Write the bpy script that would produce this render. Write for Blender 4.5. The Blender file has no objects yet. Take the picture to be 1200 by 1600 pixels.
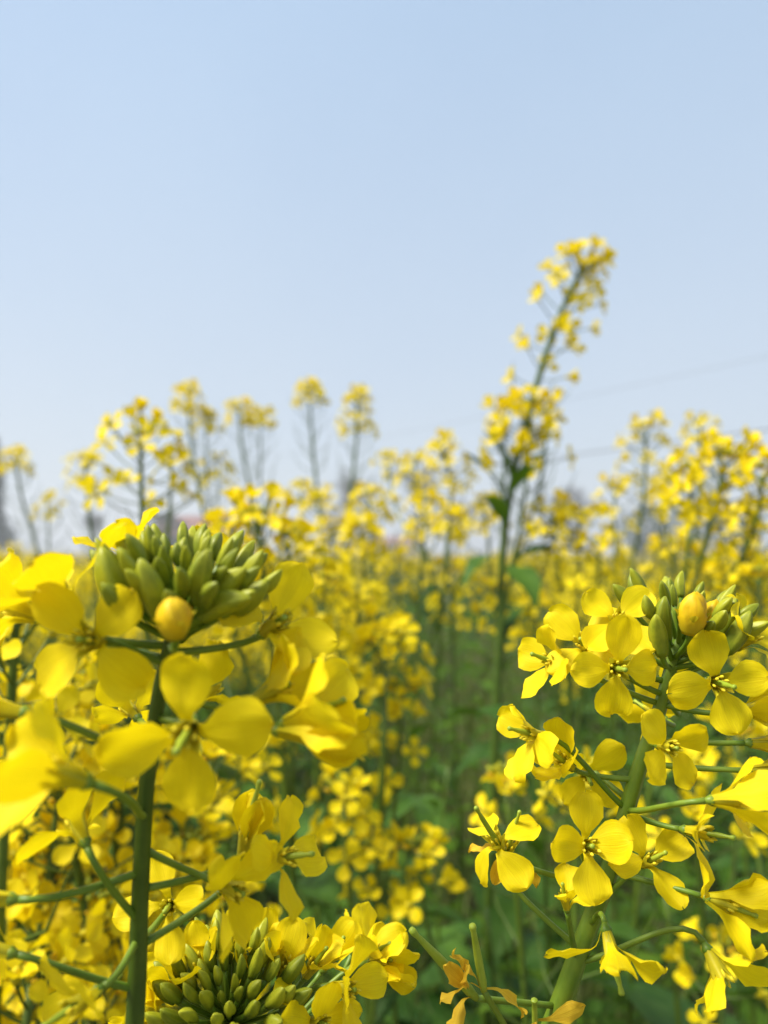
import bpy, math, random
from math import sin, cos, pi, radians, sqrt, exp
from mathutils import Vector, Matrix, Quaternion, noise

# ------------------------------------------------------------------ camera, sky, sun, exposure
S = bpy.context.scene
COL = S.collection
CAM_Z = 1.10
PITCH = radians(2.9)
cd = bpy.data.cameras.new('camera')
cd.sensor_fit = 'HORIZONTAL'; cd.sensor_width = 36.0; cd.lens = 36.0
cd.clip_start = 0.01; cd.clip_end = 3000
cd.dof.use_dof = True
cd.dof.focus_distance = 0.145
cd.dof.aperture_fstop = 18.0        # 36 mm / 18 = 2 mm pupil, like a phone's lens
cd.dof.aperture_blades = 0
cam = bpy.data.objects.new('camera', cd); COL.objects.link(cam)
cam.location = (0, 0, CAM_Z); cam.rotation_euler = (pi/2 + PITCH, 0, 0)
S.camera = cam

SUN_EL = radians(54); SUN_AZ = radians(-106)      # azimuth from +Y (view direction), negative = to the left
w = bpy.data.worlds.new('World'); S.world = w; w.use_nodes = True
nt = w.node_tree; bg = nt.nodes['Background']
sky = nt.nodes.new('ShaderNodeTexSky'); sky.sky_type = 'NISHITA'; sky.sun_disc = False
sky.sun_elevation = SUN_EL; sky.sun_rotation = SUN_AZ
sky.air_density = 1.0; sky.dust_density = 1.6; sky.ozone_density = 2.5; sky.altitude = 30
veil = nt.nodes.new('ShaderNodeMixRGB'); veil.inputs[0].default_value = 0.42   # thin even high haze over the blue
veil.inputs[2].default_value = (3.95, 4.35, 4.85, 1)
wt = nt.nodes.new('ShaderNodeTexCoord'); wn = nt.nodes.new('ShaderNodeTexNoise'); wn.inputs['Scale'].default_value = 2.2; wn.inputs['Detail'].default_value = 3
wm = nt.nodes.new('ShaderNodeMath'); wm.operation = 'MULTIPLY_ADD'; wm.inputs[1].default_value = 0.22   # the veil is a little uneven all over the sky, thick at the horizon and thin overhead
ws = nt.nodes.new('ShaderNodeSeparateXYZ'); wr = nt.nodes.new('ShaderNodeMapRange'); wr.inputs['From Min'].default_value = 0.0; wr.inputs['From Max'].default_value = 0.62; wr.inputs['To Min'].default_value = 0.72; wr.inputs['To Max'].default_value = 0.52
nt.links.new(wt.outputs['Generated'], ws.inputs[0]); nt.links.new(ws.outputs['Z'], wr.inputs['Value']); nt.links.new(wr.outputs[0], wm.inputs[2])
nt.links.new(wt.outputs['Generated'], wn.inputs['Vector']); nt.links.new(wn.outputs['Fac'], wm.inputs[0]); nt.links.new(wm.outputs[0], veil.inputs[0])
vc = nt.nodes.new('ShaderNodeMixRGB'); vc.inputs[1].default_value = (4.0, 4.3, 4.6, 1); vc.inputs[2].default_value = (3.35, 4.4, 5.6, 1)   # grey at the horizon, bluer overhead
vz = nt.nodes.new('ShaderNodeMapRange'); vz.inputs['From Max'].default_value = 0.6; nt.links.new(ws.outputs['Z'], vz.inputs['Value']); nt.links.new(vz.outputs[0], vc.inputs[0]); nt.links.new(vc.outputs[0], veil.inputs[2])
nt.links.new(sky.outputs[0], veil.inputs[1]); nt.links.new(veil.outputs[0], bg.inputs['Color'])
bg.inputs['Strength'].default_value = 0.09

sl = bpy.data.lights.new('sun', 'SUN'); sl.energy = 4.0; sl.angle = radians(18); sl.color = (1.0, 0.95, 0.86)
sun = bpy.data.objects.new('sun', sl); COL.objects.link(sun)
sdir = Vector((sin(SUN_AZ)*cos(SUN_EL), cos(SUN_AZ)*cos(SUN_EL), sin(SUN_EL)))
sun.rotation_euler = sdir.to_track_quat('Z', 'Y').to_euler(); sun.location = (-8, 5, 12)

S.view_settings.view_transform = 'Standard'; S.view_settings.look = 'None'
S.view_settings.exposure = 0.98; S.view_settings.gamma = 1.0; S.view_settings.use_curve_mapping = False
S.render.engine = 'CYCLES'
S.cycles.use_denoising = True
S.cycles.max_bounces = 6; S.cycles.diffuse_bounces = 3; S.cycles.transmission_bounces = 4; S.cycles.volume_bounces = 0

# ------------------------------------------------------------------ pixel -> place (photograph is 1200 x 1600)
FWD = Vector((0, cos(PITCH), sin(PITCH))); UP = Vector((0, -sin(PITCH), cos(PITCH))); RT = Vector((1, 0, 0))
CAMP = Vector((0, 0, CAM_Z))
def at(px, py, d): return CAMP + (RT*((px-600)/1200) + UP*((800-py)/1200) + FWD)*d
def vdir(r, u, t): return (RT*r + UP*u - FWD*t).normalized()

# ------------------------------------------------------------------ materials
def mat(name): 
    m = bpy.data.materials.new(name); m.use_nodes = True
    n = m.node_tree; n.nodes.remove(n.nodes['Principled BSDF'])
    return m, n, n.nodes['Material Output']
def N(n, t, **kw):
    o = n.nodes.new(t)
    for k, v in kw.items(): setattr(o, k, v)
    return o
def ramp(n, stops):
    r = N(n, 'ShaderNodeValToRGB'); e = r.color_ramp.elements
    while len(e) < len(stops): e.new(0.5)
    for i, (p, c) in enumerate(stops):
        e[i].position = p; e[i].color = (*c, 1) if len(c) == 3 else c
    return r
def mixc(n, fac, a, b, mode='MIX'):
    m = N(n, 'ShaderNodeMixRGB', blend_type=mode)
    for i, v in enumerate((fac, a, b)):
        if hasattr(v, 'links'): n.links.new(v, m.inputs[i])
        else: m.inputs[i].default_value = v if i == 0 else (*v, 1)
    return m.outputs[0]
def leafy(name, c_lo, c_hi, transl, tcol, rough=0.5, spec=0.3, veins=None, scale=60.0, rnd=0.5, bump=0.15, uvgrad=None):
    """thin plant tissue: diffuse + gloss, with light coming through from behind"""
    m, n, out = mat(name); L = n.links.new
    tc = N(n, 'ShaderNodeTexCoord'); oi = N(n, 'ShaderNodeObjectInfo')
    nz = N(n, 'ShaderNodeTexNoise'); nz.inputs['Scale'].default_value = scale; nz.inputs['Detail'].default_value = 4
    L(tc.outputs['Object'], nz.inputs['Vector'])
    r = ramp(n, [(0.3, c_lo), (0.7, c_hi)]); 
    ad = N(n, 'ShaderNodeMath', operation='MULTIPLY_ADD'); L(oi.outputs['Random'], ad.inputs[0])
    ad.inputs[1].default_value = rnd; ad.inputs[2].default_value = -rnd/2
    a2 = N(n, 'ShaderNodeMath', operation='ADD'); L(nz.outputs['Fac'], a2.inputs[0]); L(ad.outputs[0], a2.inputs[1])
    L(a2.outputs[0], r.inputs[0]); col = r.outputs[0]
    h = nz.outputs['Fac']
    sep = N(n, 'ShaderNodeSeparateXYZ'); L(tc.outputs['UV'], sep.inputs[0])
    if veins:
        su, sv, dark, amt = veins
        mp = N(n, 'ShaderNodeMapping'); mp.inputs['Scale'].default_value = (su, sv, 1); L(tc.outputs['UV'], mp.inputs[0])
        vn = N(n, 'ShaderNodeTexNoise'); vn.inputs['Scale'].default_value = 1.0; vn.inputs['Detail'].default_value = 3
        L(mp.outputs[0], vn.inputs['Vector'])
        vr = ramp(n, [(0.42, (0, 0, 0)), (0.62, (1, 1, 1))]); L(vn.outputs['Fac'], vr.inputs[0])
        ml = N(n, 'ShaderNodeMath', operation='MULTIPLY'); L(vr.outputs[0], ml.inputs[0]); ml.inputs[1].default_value = amt
        col = mixc(n, ml.outputs[0], col, dark); h = vn.outputs['Fac']
    if uvgrad:                       # tissue that changes colour from base to tip
        c0, c1, p0, p1 = uvgrad
        gr = ramp(n, [(p0, (1, 1, 1)), (p1, (0, 0, 0))]); L(sep.outputs['Y'], gr.inputs[0])
        ml = N(n, 'ShaderNodeMath', operation='MULTIPLY'); L(gr.outputs[0], ml.inputs[0]); ml.inputs[1].default_value = c1
        col = mixc(n, ml.outputs[0], col, c0)
    bs = N(n, 'ShaderNodeBsdfPrincipled'); L(col, bs.inputs['Base Color'])
    bs.inputs['Roughness'].default_value = rough; bs.inputs['Specular IOR Level'].default_value = spec
    bp = N(n, 'ShaderNodeBump'); bp.inputs['Strength'].default_value = bump; bp.inputs['Distance'].default_value = 0.0004
    L(h, bp.inputs['Height']); L(bp.outputs[0], bs.inputs['Normal'])
    if transl > 0:
        tr = N(n, 'ShaderNodeBsdfTranslucent'); L(mixc(n, 0.6, col, tcol), tr.inputs['Color'])
        mx = N(n, 'ShaderNodeMixShader'); mx.inputs[0].default_value = transl
        L(bs.outputs[0], mx.inputs[1]); L(tr.outputs[0], mx.inputs[2]); L(mx.outputs[0], out.inputs['Surface'])
    else: L(bs.outputs[0], out.inputs['Surface'])
    return m
M = {}
M['petal'] = leafy('petal', (0.83, 0.645, 0.004), (0.89, 0.725, 0.006), 0.40, (0.94, 0.74, 0.004), 0.55, 0.18,
                   veins=(30, 1.4, (0.70, 0.51, 0.003), 0.55), scale=250, rnd=0.35, bump=0.35, uvgrad=((0.52, 0.52, 0.02), 0.6, 0.0, 0.32))
M['petal_old'] = leafy('petal_withered', (0.68, 0.45, 0.03), (0.82, 0.58, 0.04), 0.28, (0.85, 0.50, 0.01), 0.6, 0.15,
                   veins=(22, 1.2, (0.52, 0.25, 0.01), 0.5), scale=300, rnd=0.3, bump=0.5)
M['sepal'] = leafy('sepal', (0.42, 0.38, 0.012), (0.56, 0.47, 0.015), 0.25, (0.6, 0.5, 0.01), 0.5, 0.25, scale=400, rnd=0.4)
M['bud'] = leafy('bud_green', (0.17, 0.21, 0.010), (0.35, 0.36, 0.014), 0.10, (0.4, 0.42, 0.01), 0.45, 0.3, scale=500, rnd=0.5,
                 veins=(18, 1.2, (0.36, 0.34, 0.02), 0.35), uvgrad=((0.10, 0.16, 0.010), 0.7, 0.0, 0.45))
M['bud_yellow'] = leafy('bud_opening', (0.68, 0.44, 0.006), (0.82, 0.60, 0.008), 0.25, (0.85, 0.5, 0.01), 0.5, 0.25, scale=350, rnd=0.2,
                 veins=(16, 1.0, (0.55, 0.30, 0.01), 0.4), uvgrad=((0.40, 0.34, 0.012), 0.9, 0.05, 0.45))
M['stem'] = leafy('stem', (0.042, 0.080, 0.006), (0.080, 0.125, 0.010), 0.0, (0, 0, 0), 0.45, 0.35, scale=180, rnd=0.3, bump=0.3)  # green darkened: the shade of a backlit stem is put into the colour
M['pedicel'] = leafy('pedicel', (0.09, 0.165, 0.010), (0.15, 0.22, 0.016), 0.0, (0, 0, 0), 0.45, 0.35, scale=300, rnd=0.4)
M['pistil'] = leafy('pistil', (0.22, 0.30, 0.02), (0.30, 0.36, 0.03), 0.0, (0, 0, 0), 0.45, 0.3, scale=600, rnd=0.3)
M['anther'] = leafy('anther', (0.72, 0.60, 0.03), (0.84, 0.70, 0.04), 0.25, (0.8, 0.6, 0.02), 0.7, 0.1, scale=900, rnd=0.3)
M['leaf'] = leafy('leaf', (0.024, 0.070, 0.007), (0.055, 0.120, 0.012), 0.22, (0.10, 0.20, 0.006), 0.55, 0.15,
                  veins=(7, 14, (0.085, 0.16, 0.03), 0.35), scale=22, rnd=0.5, bump=0.6)
M['weed'] = leafy('weed', (0.026, 0.074, 0.005), (0.085, 0.155, 0.008), 0.28, (0.12, 0.24, 0.005), 0.6, 0.12, scale=9, rnd=0.0)
M['grass'] = leafy('grass', (0.045, 0.085, 0.014), (0.17, 0.17, 0.050), 0.25, (0.2, 0.26, 0.03), 0.6, 0.12, scale=3.5, rnd=0.0)
M['bark'] = leafy('bark', (0.075, 0.068, 0.062), (0.125, 0.115, 0.105), 0.0, (0, 0, 0), 0.9, 0.1, scale=3, rnd=0.3)
M['evergreen'] = leafy('evergreen', (0.022, 0.042, 0.022), (0.045, 0.070, 0.032), 0.1, (0.05, 0.08, 0.02), 0.7, 0.15, scale=2, rnd=0.2)

def simple(name, c_lo, c_hi, scale, rough=0.85, bump=0.0, metal=0):
    m, n, out = mat(name); L = n.links.new
    tc = N(n, 'ShaderNodeTexCoord'); nz = N(n, 'ShaderNodeTexNoise'); nz.inputs['Scale'].default_value = scale; nz.inputs['Detail'].default_value = 8
    L(tc.outputs['Object'], nz.inputs['Vector']); r = ramp(n, [(0.32, c_lo), (0.68, c_hi)]); L(nz.outputs['Fac'], r.inputs[0])
    bs = N(n, 'ShaderNodeBsdfPrincipled'); L(r.outputs[0], bs.inputs['Base Color']); bs.inputs['Roughness'].default_value = rough
    bs.inputs['Metallic'].default_value = metal
    if bump:
        b = N(n, 'ShaderNodeBump'); b.inputs['Strength'].default_value = bump; b.inputs['Distance'].default_value = 0.03
        L(nz.outputs['Fac'], b.inputs['Height']); L(b.outputs[0], bs.inputs['Normal'])
    L(bs.outputs[0], out.inputs['Surface']); return m
M['soil'] = simple('soil', (0.085, 0.085, 0.035), (0.17, 0.14, 0.075), 1.7, 0.95, 0.8)
M['plaster'] = simple('plaster', (0.52, 0.47, 0.40), (0.60, 0.55, 0.47), 0.8, 0.9)
M['roof'] = simple('roof_tile', (0.16, 0.075, 0.065), (0.23, 0.11, 0.09), 1.2, 0.85)
M['wood'] = simple('wood', (0.10, 0.07, 0.05), (0.16, 0.11, 0.08), 3, 0.8)
M['glass'] = simple('window_glass', (0.03, 0.035, 0.04), (0.05, 0.055, 0.06), 1, 0.15)
M['concrete'] = simple('concrete', (0.28, 0.27, 0.26), (0.36, 0.35, 0.33), 2, 0.9)
M['cable'] = simple('cable', (0.06, 0.06, 0.065), (0.08, 0.08, 0.085), 2, 0.6)

# ------------------------------------------------------------------ mesh building
class MB:
    def __init__(s): s.v = []; s.f = []; s.uv = []; s.mi = []
    def add(s, v, f, uv=None, mi=0):
        b = len(s.v); s.v += [tuple(x) for x in v]; s.uv += (uv or [(0.5, 0.5)]*len(v))
        s.f += [tuple(b+i for i in q) for q in f]; s.mi += [mi]*len(f)
    def join(s, o, mtx=None, mi=None):
        s.add([mtx @ Vector(x) for x in o.v] if mtx else o.v, o.f, list(o.uv))
        s.mi[-len(o.f):] = [mi]*len(o.f) if mi is not None else o.mi
    def mesh(s, name, mats, smooth=True):
        me = bpy.data.meshes.new(name); me.from_pydata(s.v, [], s.f)
        for m in (mats if isinstance(mats, (list, tuple)) else [mats]): me.materials.append(M[m] if isinstance(m, str) else m)
        ul = me.uv_layers.new(name='UVMap'); li = [0]*len(me.loops); me.loops.foreach_get('vertex_index', li)
        ul.data.foreach_set('uv', [c for i in li for c in s.uv[i]])
        me.polygons.foreach_set('material_index', s.mi)
        if smooth: me.polygons.foreach_set('use_smooth', [True]*len(me.polygons))
        me.update(); return me
    def tube(s, pts, rad, n=8, cap=True, mi=0, ridge=0.0):
        pts = [Vector(p) for p in pts]; k = len(pts)
        if not hasattr(rad, '__len__'): rad = [rad]*k
        t = (pts[1]-pts[0]).normalized(); a = t.orthogonal().normalized()
        V = []; U = []
        for i in range(k):
            t2 = (pts[min(i+1, k-1)]-pts[max(i-1, 0)]).normalized()
            a = (a - t2*a.dot(t2)).normalized(); b = t2.cross(a)
            for j in range(n):
                an = 2*pi*j/n; rr = rad[i]*(1+ridge*cos(an*(n//2)))
                V.append(pts[i]+a*cos(an)*rr+b*sin(an)*rr); U.append((j/n, i/(k-1)))
        F = [(i*n+j, i*n+(j+1) % n, (i+1)*n+(j+1) % n, (i+1)*n+j) for i in range(k-1) for j in range(n)]
        if cap: F += [tuple(range(n-1, -1, -1)), tuple(range((k-1)*n, k*n))]
        s.add(V, F, U, mi)
    def box(s, x0, x1, y0, y1, z0, z1, mi=0):
        s.add([(x, y, z) for z in (z0, z1) for y in (y0, y1) for x in (x0, x1)],
              [(0, 2, 3, 1), (4, 5, 7, 6), (0, 1, 5, 4), (2, 6, 7, 3), (0, 4, 6, 2), (1, 3, 7, 5)], None, mi)
def bez(p0, p1, p2, p3, n):
    return [p0*(1-t)**3+p1*3*t*(1-t)**2+p2*3*t*t*(1-t)+p3*t**3 for t in (i/(n-1) for i in range(n))]
def spline(c, n):
    c = [Vector(p) for p in c]; P = [c[0]*2-c[1]]+c+[c[-1]*2-c[-2]]; out = []; m = len(c)-1
    for i in range(n):
        x = i/(n-1)*m; k = min(int(x), m-1); t = x-k; a, b, d, e = P[k:k+4]
        out.append(0.5*(2*b+(d-a)*t+(2*a-5*b+4*d-e)*t*t+(3*b-a-3*d+e)*t**3))
    return out
def lin(a, b, t): return a+(b-a)*t
def frame(axis, roll=0.0, loc=Vector((0, 0, 0)), s=1.0):
    q = Vector((0, 0, 1)).rotation_difference(axis)
    return Matrix.Translation(loc) @ q.to_matrix().to_4x4() @ Matrix.Rotation(roll, 4, 'Z') @ Matrix.Scale(s, 4)

# ------------------------------------------------------------------ objects
def tag(o, label, cat, group=None):
    o['label'] = label; o['category'] = cat
    if group: o['group'] = group
    return o
def thing(name, label, cat, loc, group=None):
    o = bpy.data.objects.new(name, None); COL.objects.link(o); o.location = loc; o.empty_display_size = 0.05
    return tag(o, label, cat, group)
def part(name, me, parent, mtx=None, stuff=False):
    o = bpy.data.objects.new(name, me); COL.objects.link(o); o.parent = parent
    if mtx is not None: o.matrix_basis = mtx
    if stuff: o['kind'] = 'stuff'
    return o
def at_base(root, pts): return [p-root.location for p in pts]

# ------------------------------------------------------------------ petals, flowers, buds, leaves
def petal_mb(theta, seed, L=0.0088, W=0.0043, claw=0.0048, nu=8, nv=12, ripple=1.0):
    r = random.Random(seed); mb = MB(); V = []; U = []
    W *= r.uniform(0.9, 1.08); L *= r.uniform(0.94, 1.06)
    curl = radians(r.uniform(-14, 26)); cup = r.uniform(-0.22, 0.42); tw = radians(r.uniform(-16, 16)); notch = r.uniform(0, 0.13)
    ph = [r.uniform(0, 6.28) for _ in range(4)]; rp = r.uniform(0.08, 0.20)*ripple; cr = r.uniform(-0.18, 0.18)
    tot = claw+L; x, z = 0.0009, 0.0; ps = 0
    for j in range(nv+1):
        q = j/nv; q = q if q < 0.35 else 0.35+0.65*sin((q-0.35)/0.65*pi/2)**0.92
        s = q*tot
        a = min(max((s-claw*0.5)/(claw*0.5+L*0.12), 0), 1); a = a*a*(3-2*a)
        t = max(0, (s-claw)/L)
        an = radians(9)+(theta-radians(9))*a+curl*t*t
        st = s-ps; x += sin(an)*st; z += cos(an)*st; ps = s
        if t < 0.54: hw = 0.32+0.68*sin(pi/2*max(t, 0)/0.54)**0.78
        else: hw = max(0.0, 1-((t-0.54)/0.46)**2.2)**0.5
        hw = max(hw, 0.03)*W
        if s < claw: hw = W*lin(0.14, 0.32, (s/claw)**2)
        T = Vector((sin(an), 0, cos(an))); Nn = Vector((-cos(an), 0, sin(an)))
        for i in range(nu+1):
            u = 2*i/nu-1; e = abs(u)**1.5
            off = cup*u*u*hw*min(1, t*2) + tw*u*hw*t + cr*hw*sin(pi*t) - 0.05*hw*exp(-(u/0.14)**2)*(t < 0.8)
            off += rp*W*e*(sin(7*t+ph[0]+(1.5 if u > 0 else 0))+0.6*sin(15*t+ph[1]*(1 if u > 0 else 2)))*min(1, t*1.6)
            off += 0.06*W*sin(5*u+ph[2])*sin(4*t+ph[3])*min(1, t*2)
            bk = -notch*L*exp(-(u/0.3)**2)*max(0, (t-0.8)/0.2) - 0.03*L*(sin(6*u+ph[3]))*max(0, (t-0.7)/0.3)
            p = Vector((x, u*hw, z))+Nn*off+T*bk
            V.append(p); U.append((0.5+u/2, q))
    k = nu+1
    F = [(j*k+i, j*k+i+1, (j+1)*k+i+1, (j+1)*k+i) for j in range(nv) for i in range(nu)]
    mb.add(V, F, U); return mb
OPEN = [radians(a) for a in (14, 36, 62, 84, 118)]
PET = {o: [petal_mb(OPEN[o], 31*o+k).mesh('petal', 'petal') for k in range(7)] for o in range(5)}
PET_OLD = {o: [petal_mb(OPEN[o], 31*o+k, W=0.0024, ripple=2.6).mesh('petal', 'petal_old') for k in range(5)] for o in range(5)}
PETM = {o: [petal_mb(OPEN[o], 77*o+k, nu=4, nv=6).mesh('petal', 'petal') for k in range(6)] for o in range(5)}

def sepal_mb(spread, seed):
    r = random.Random(seed); V = []; U = []; x, z = 0.0009, -0.0004; nv, nu = 7, 4; L = 0.0058; mb = MB()
    for j in range(nv+1):
        t = j/nv; an = radians(spread*0.6)+radians(spread)*t*0.8+r.uniform(-.05, .05); x += sin(an)*L/nv; z += cos(an)*L/nv
        hw = 0.00098*(0.75+0.35*sin(pi*min(1, t*1.3)))*(1-t**4)**0.5+0.00008
        Nn = Vector((-cos(an), 0, sin(an)))
        for i in range(nu+1):
            u = 2*i/nu-1; V.append(Vector((x, u*hw, z))+Nn*(0.75*u*u*hw)); U.append((0.5+u/2, t))
    k = nu+1; mb.add(V, [(j*k+i, j*k+i+1, (j+1)*k+i+1, (j+1)*k+i) for j in range(nv) for i in range(nu)], U); return mb
SEP = {sp: [sepal_mb(sp, k).mesh('sepal', 'sepal') for k in range(3)] for sp in (10, 20)}

def receptacle():
    m = MB(); m.tube([(0, 0, -.0012), (0, 0, -.0005), (0, 0, .0002), (0, 0, .0009)], [.0005, .0008, .0012, .0009], 8); return m
RECEPT = receptacle().mesh('receptacle', 'pedicel')
def stamens_mb(seed, spread=1.0):
    r = random.Random(seed); m = MB()
    for k in range(6):
        a = k*pi/3+r.uniform(-.2, .2); h = (0.0072 if k % 3 else 0.0056)*r.uniform(.92, 1.06); rr = 0.0016*spread*r.uniform(.8, 1.2)
        d = Vector((cos(a), sin(a), 0)); p = [d*0.0007, d*0.001+Vector((0, 0, h*.5)), d*rr+Vector((0, 0, h))]
        m.tube(p, .00016, 5)
        t = p[2]; b = d*0.0003+Vector((0, 0, .0016))
        m.tube([t-b*.35, t, t+b*.4, t+b*.8], [.00025, .00042, .00038, .00012], 6)
    return m
STAM = [stamens_mb(k).mesh('stamen_ring', 'anther') for k in range(4)]
def pistil_mb(h):
    m = MB(); m.tube([(0, 0, 0), (0, 0, h*.3), (0.0001, 0, h*.75), (0.0002, 0, h*.9), (.0002, 0, h), (.0002, 0, h+.0004)], [.0006, .00072, .0006, .0004, .0006, .0004], 7); return m
PIST = [pistil_mb(h).mesh('pistil', 'pistil') for h in (0.0062, 0.0105, 0.0165)]

def bud_mb(seed, n=16, k=9):
    r = random.Random(seed); V = []; U = []; L = 0.0074; R = 0.00152; m = MB(); bx, by = r.uniform(-.0005, .0005), r.uniform(-.0005, .0005)
    for j in range(k+1):
        t = j/k; z = L*t; rr = R*(0.46+0.54*sin(pi*min(1, (t+.10)*.80))**0.9)*max(0.0, 1-t**4.2)**0.56 if t < 1 else .00022
        for i in range(n):
            a = 2*pi*i/n; lob = 1+0.09*abs(cos(2*a))-0.17*exp(-((a % (pi/2))-pi/4)**2/0.03)
            V.append((cos(a)*rr*lob+bx*sin(pi*t), sin(a)*rr*lob+by*sin(pi*t), z)); U.append((i/n, t))
    F = [(j*n+i, j*n+(i+1) % n, (j+1)*n+(i+1) % n, (j+1)*n+i) for j in range(k) for i in range(n)]+[tuple(range(n-1, -1, -1)), tuple(range(k*n, k*n+n))]
    m.add(V, F, U); return m
BUD = [bud_mb(k).mesh('bud', 'bud') for k in range(4)]
def furled_mb(seed, n=28, k=12):
    r = random.Random(seed); V = []; U = []; m = MB(); L = .0074; tw = r.uniform(.7, 1.2)
    for j in range(k+1):
        t = j/k; rr = .00178*(.38+.62*sin(pi*min(1, (t+.12)*.72))**.8)*max(0, 1-t**4.2)**.5 if t < 1 else .0002
        for i in range(n):
            a = 2*pi*i/n; q = ((a+tw*t*1.3)/(pi/2)+seed*.3) % 1.0
            w = 1+.26*(q-.5)*min(1, t*2.2)+.06*sin(3*a+5*t+seed)*t; V.append((cos(a)*rr*w, sin(a)*rr*w, L*t*(1+.03*sin(2*a+seed)*t))); U.append((i/n, t))
    m.add(V, [(j*n+i, j*n+(i+1) % n, (j+1)*n+(i+1) % n, (j+1)*n+i) for j in range(k) for i in range(n)]+[tuple(range(n-1, -1, -1)), tuple(range(k*n, k*n+n))], U); return m
BUDY = [furled_mb(k+9).mesh('bud', 'bud_yellow') for k in range(3)]

def flower_hi(root, face, axis, opn, size, roll, rng, old=False, pist=None, drop=(), wild=.10, thin=1.0):
    """face = where the petals leave the calyx; returns base point (world) for its stalk"""
    size *= .86; base = face-axis*0.0052*size
    mtx = frame(axis, 0, base-root.location, size)
    fl = part('flower', RECEPT, root, mtx)
    src = PET_OLD if old else PET
    for k in range(4):
        if k in drop: continue
        o2 = opn
        if rng.random() < .25: o2 = min(4, max(0, opn+rng.choice((-1, 1))))
        tilt = Matrix.Rotation(rng.uniform(-wild, wild), 4, 'Y') @ Matrix.Rotation(rng.uniform(-wild, wild), 4, 'X') @ Matrix.Diagonal((1, thin*rng.uniform(.92, 1.05), 1, 1))
        part('petal', rng.choice(src[o2]), fl, Matrix.Rotation(radians(roll+90*k)+rng.uniform(-.16, .16), 4, 'Z') @ tilt @ Matrix.Scale(rng.uniform(.92, 1.06), 4))
    sp = SEP[10 if opn < 3 else 20]
    for k in range(4): part('sepal', rng.choice(sp), fl, Matrix.Rotation(radians(roll+45+90*k)+rng.uniform(-.1, .1), 4, 'Z'))
    part('stamen_ring', rng.choice(STAM), fl, Matrix.Rotation(rng.uniform(0, 6), 4, 'Z') @ Matrix.Diagonal((.9, .9, .80, 1)))
    part('pistil', PIST[pist if pist is not None else rng.choice((0, 0, 1))], fl)
    return base-axis*0.001*size
def flower_mid(root, base, axis, opn, size, rng):
    mtx = frame(axis, rng.uniform(0, 6), base-root.location, size); fl = part('flower', CENTRE, root, mtx)
    for k in range(4):
        part('petal', rng.choice(PETM[min(4, max(0, opn+rng.choice((-1, 0, 0, 0))))]), fl, Matrix.Rotation(pi/2*k+rng.uniform(-.2, .2), 4, 'Z') @ Matrix.Rotation(rng.uniform(-.15, .15), 4, 'Y'))
def centre_mb():
    m = MB(); m.tube([(0, 0, -.001), (0, 0, .0004), (0, 0, .002), (0, 0, .005)], [.0006, .0013, .0019, .0017], 7, mi=0)
    m.tube([(0, 0, .003), (0, 0, .0058), (0, 0, .0075)], [.0010, .0016, .0003], 6, mi=1); return m
CENTRE = centre_mb().mesh('flower', ['sepal', 'anther'])
def lo_flower_mb(opn, seed):
    r = random.Random(seed); m = MB()
    for k in range(4): m.join(petal_mb(OPEN[opn], seed*13+k, nu=2, nv=4, claw=.0042), Matrix.Rotation(pi/2*k+r.uniform(-.2, .2), 4, 'Z') @ Matrix.Rotation(r.uniform(-.2, .2), 4, 'Y'), 0)
    m.tube([(0, 0, -.001), (0, 0, .002), (0, 0, .0062)], [.0007, .0018, .0012], 5, mi=1); return m
LOMB = {o: [lo_flower_mb(o, 100*o+k) for k in range(4)] for o in (0, 1, 2, 3)}
LO = {o: [m.mesh('flower', ['petal', 'sepal']) for m in LOMB[o]] for o in LOMB}
def lo_bud(m, mtx, mi):
    V = [Vector((0, 0, 0))]+[Vector((cos(a)*.0016, sin(a)*.0016, .0035)) for a in (0, 1.57, 3.14, 4.71)]+[Vector((0, 0, .0066))]
    m.add([mtx @ v for v in V], [(0, 2, 1), (0, 3, 2), (0, 4, 3), (0, 1, 4), (1, 2, 5), (2, 3, 5), (3, 4, 5), (4, 1, 5)], None, mi)

def leaf_mb(L, W, seed, nv=12, nu=6, lobed=0.0, stalk=0.12, bend=0.9):
    r = random.Random(seed); V = []; U = []; m = MB(); x = z = 0.0; a0 = radians(55); ph = r.uniform(0, 6); fold = r.uniform(.15, .4); tw = r.uniform(-.5, .5)
    for j in range(nv+1):
        t = j/nv; an = a0-bend*t*1.5+0.10*sin(6*t+ph); x += cos(an)*L/nv; z += sin(an)*L/nv
        f = sin(pi*min(1, max(0.02, (t-stalk)/(1-stalk)))**0.8) if t > stalk else 0.05
        f = max(0.04, f)*(1+lobed*sin(t*26+ph)*(t < .7)+.10*sin(t*41+ph*2)*(.4+lobed))
        hw = W/2*f; Nn = Vector((-sin(an), 0, cos(an)))
        for i in range(nu+1):
            u = 2*i/nu-1
            V.append(Vector((x, u*hw, z))+Nn*(fold*abs(u)*hw+.16*hw*abs(u)*sin(9*t+ph*(1 if u > 0 else 2))+tw*u*hw*t)); U.append((.5+u/2, t))
    k = nu+1; m.add(V, [(j*k+i, j*k+i+1, (j+1)*k+i+1, (j+1)*k+i) for j in range(nv) for i in range(nu)], U); return m
LEAF_S = [leaf_mb(.065, .017, k, stalk=0.0, bend=.5).mesh('leaf', 'leaf') for k in range(4)]
LEAF_M = [leaf_mb(.13, .042, 10+k, lobed=.12).mesh('leaf', 'leaf') for k in range(4)]
LEAF_L = [leaf_mb(.24, .095, 20+k, lobed=.30, stalk=.25, bend=1.0).mesh('leaf', 'leaf') for k in range(4)]
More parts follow.
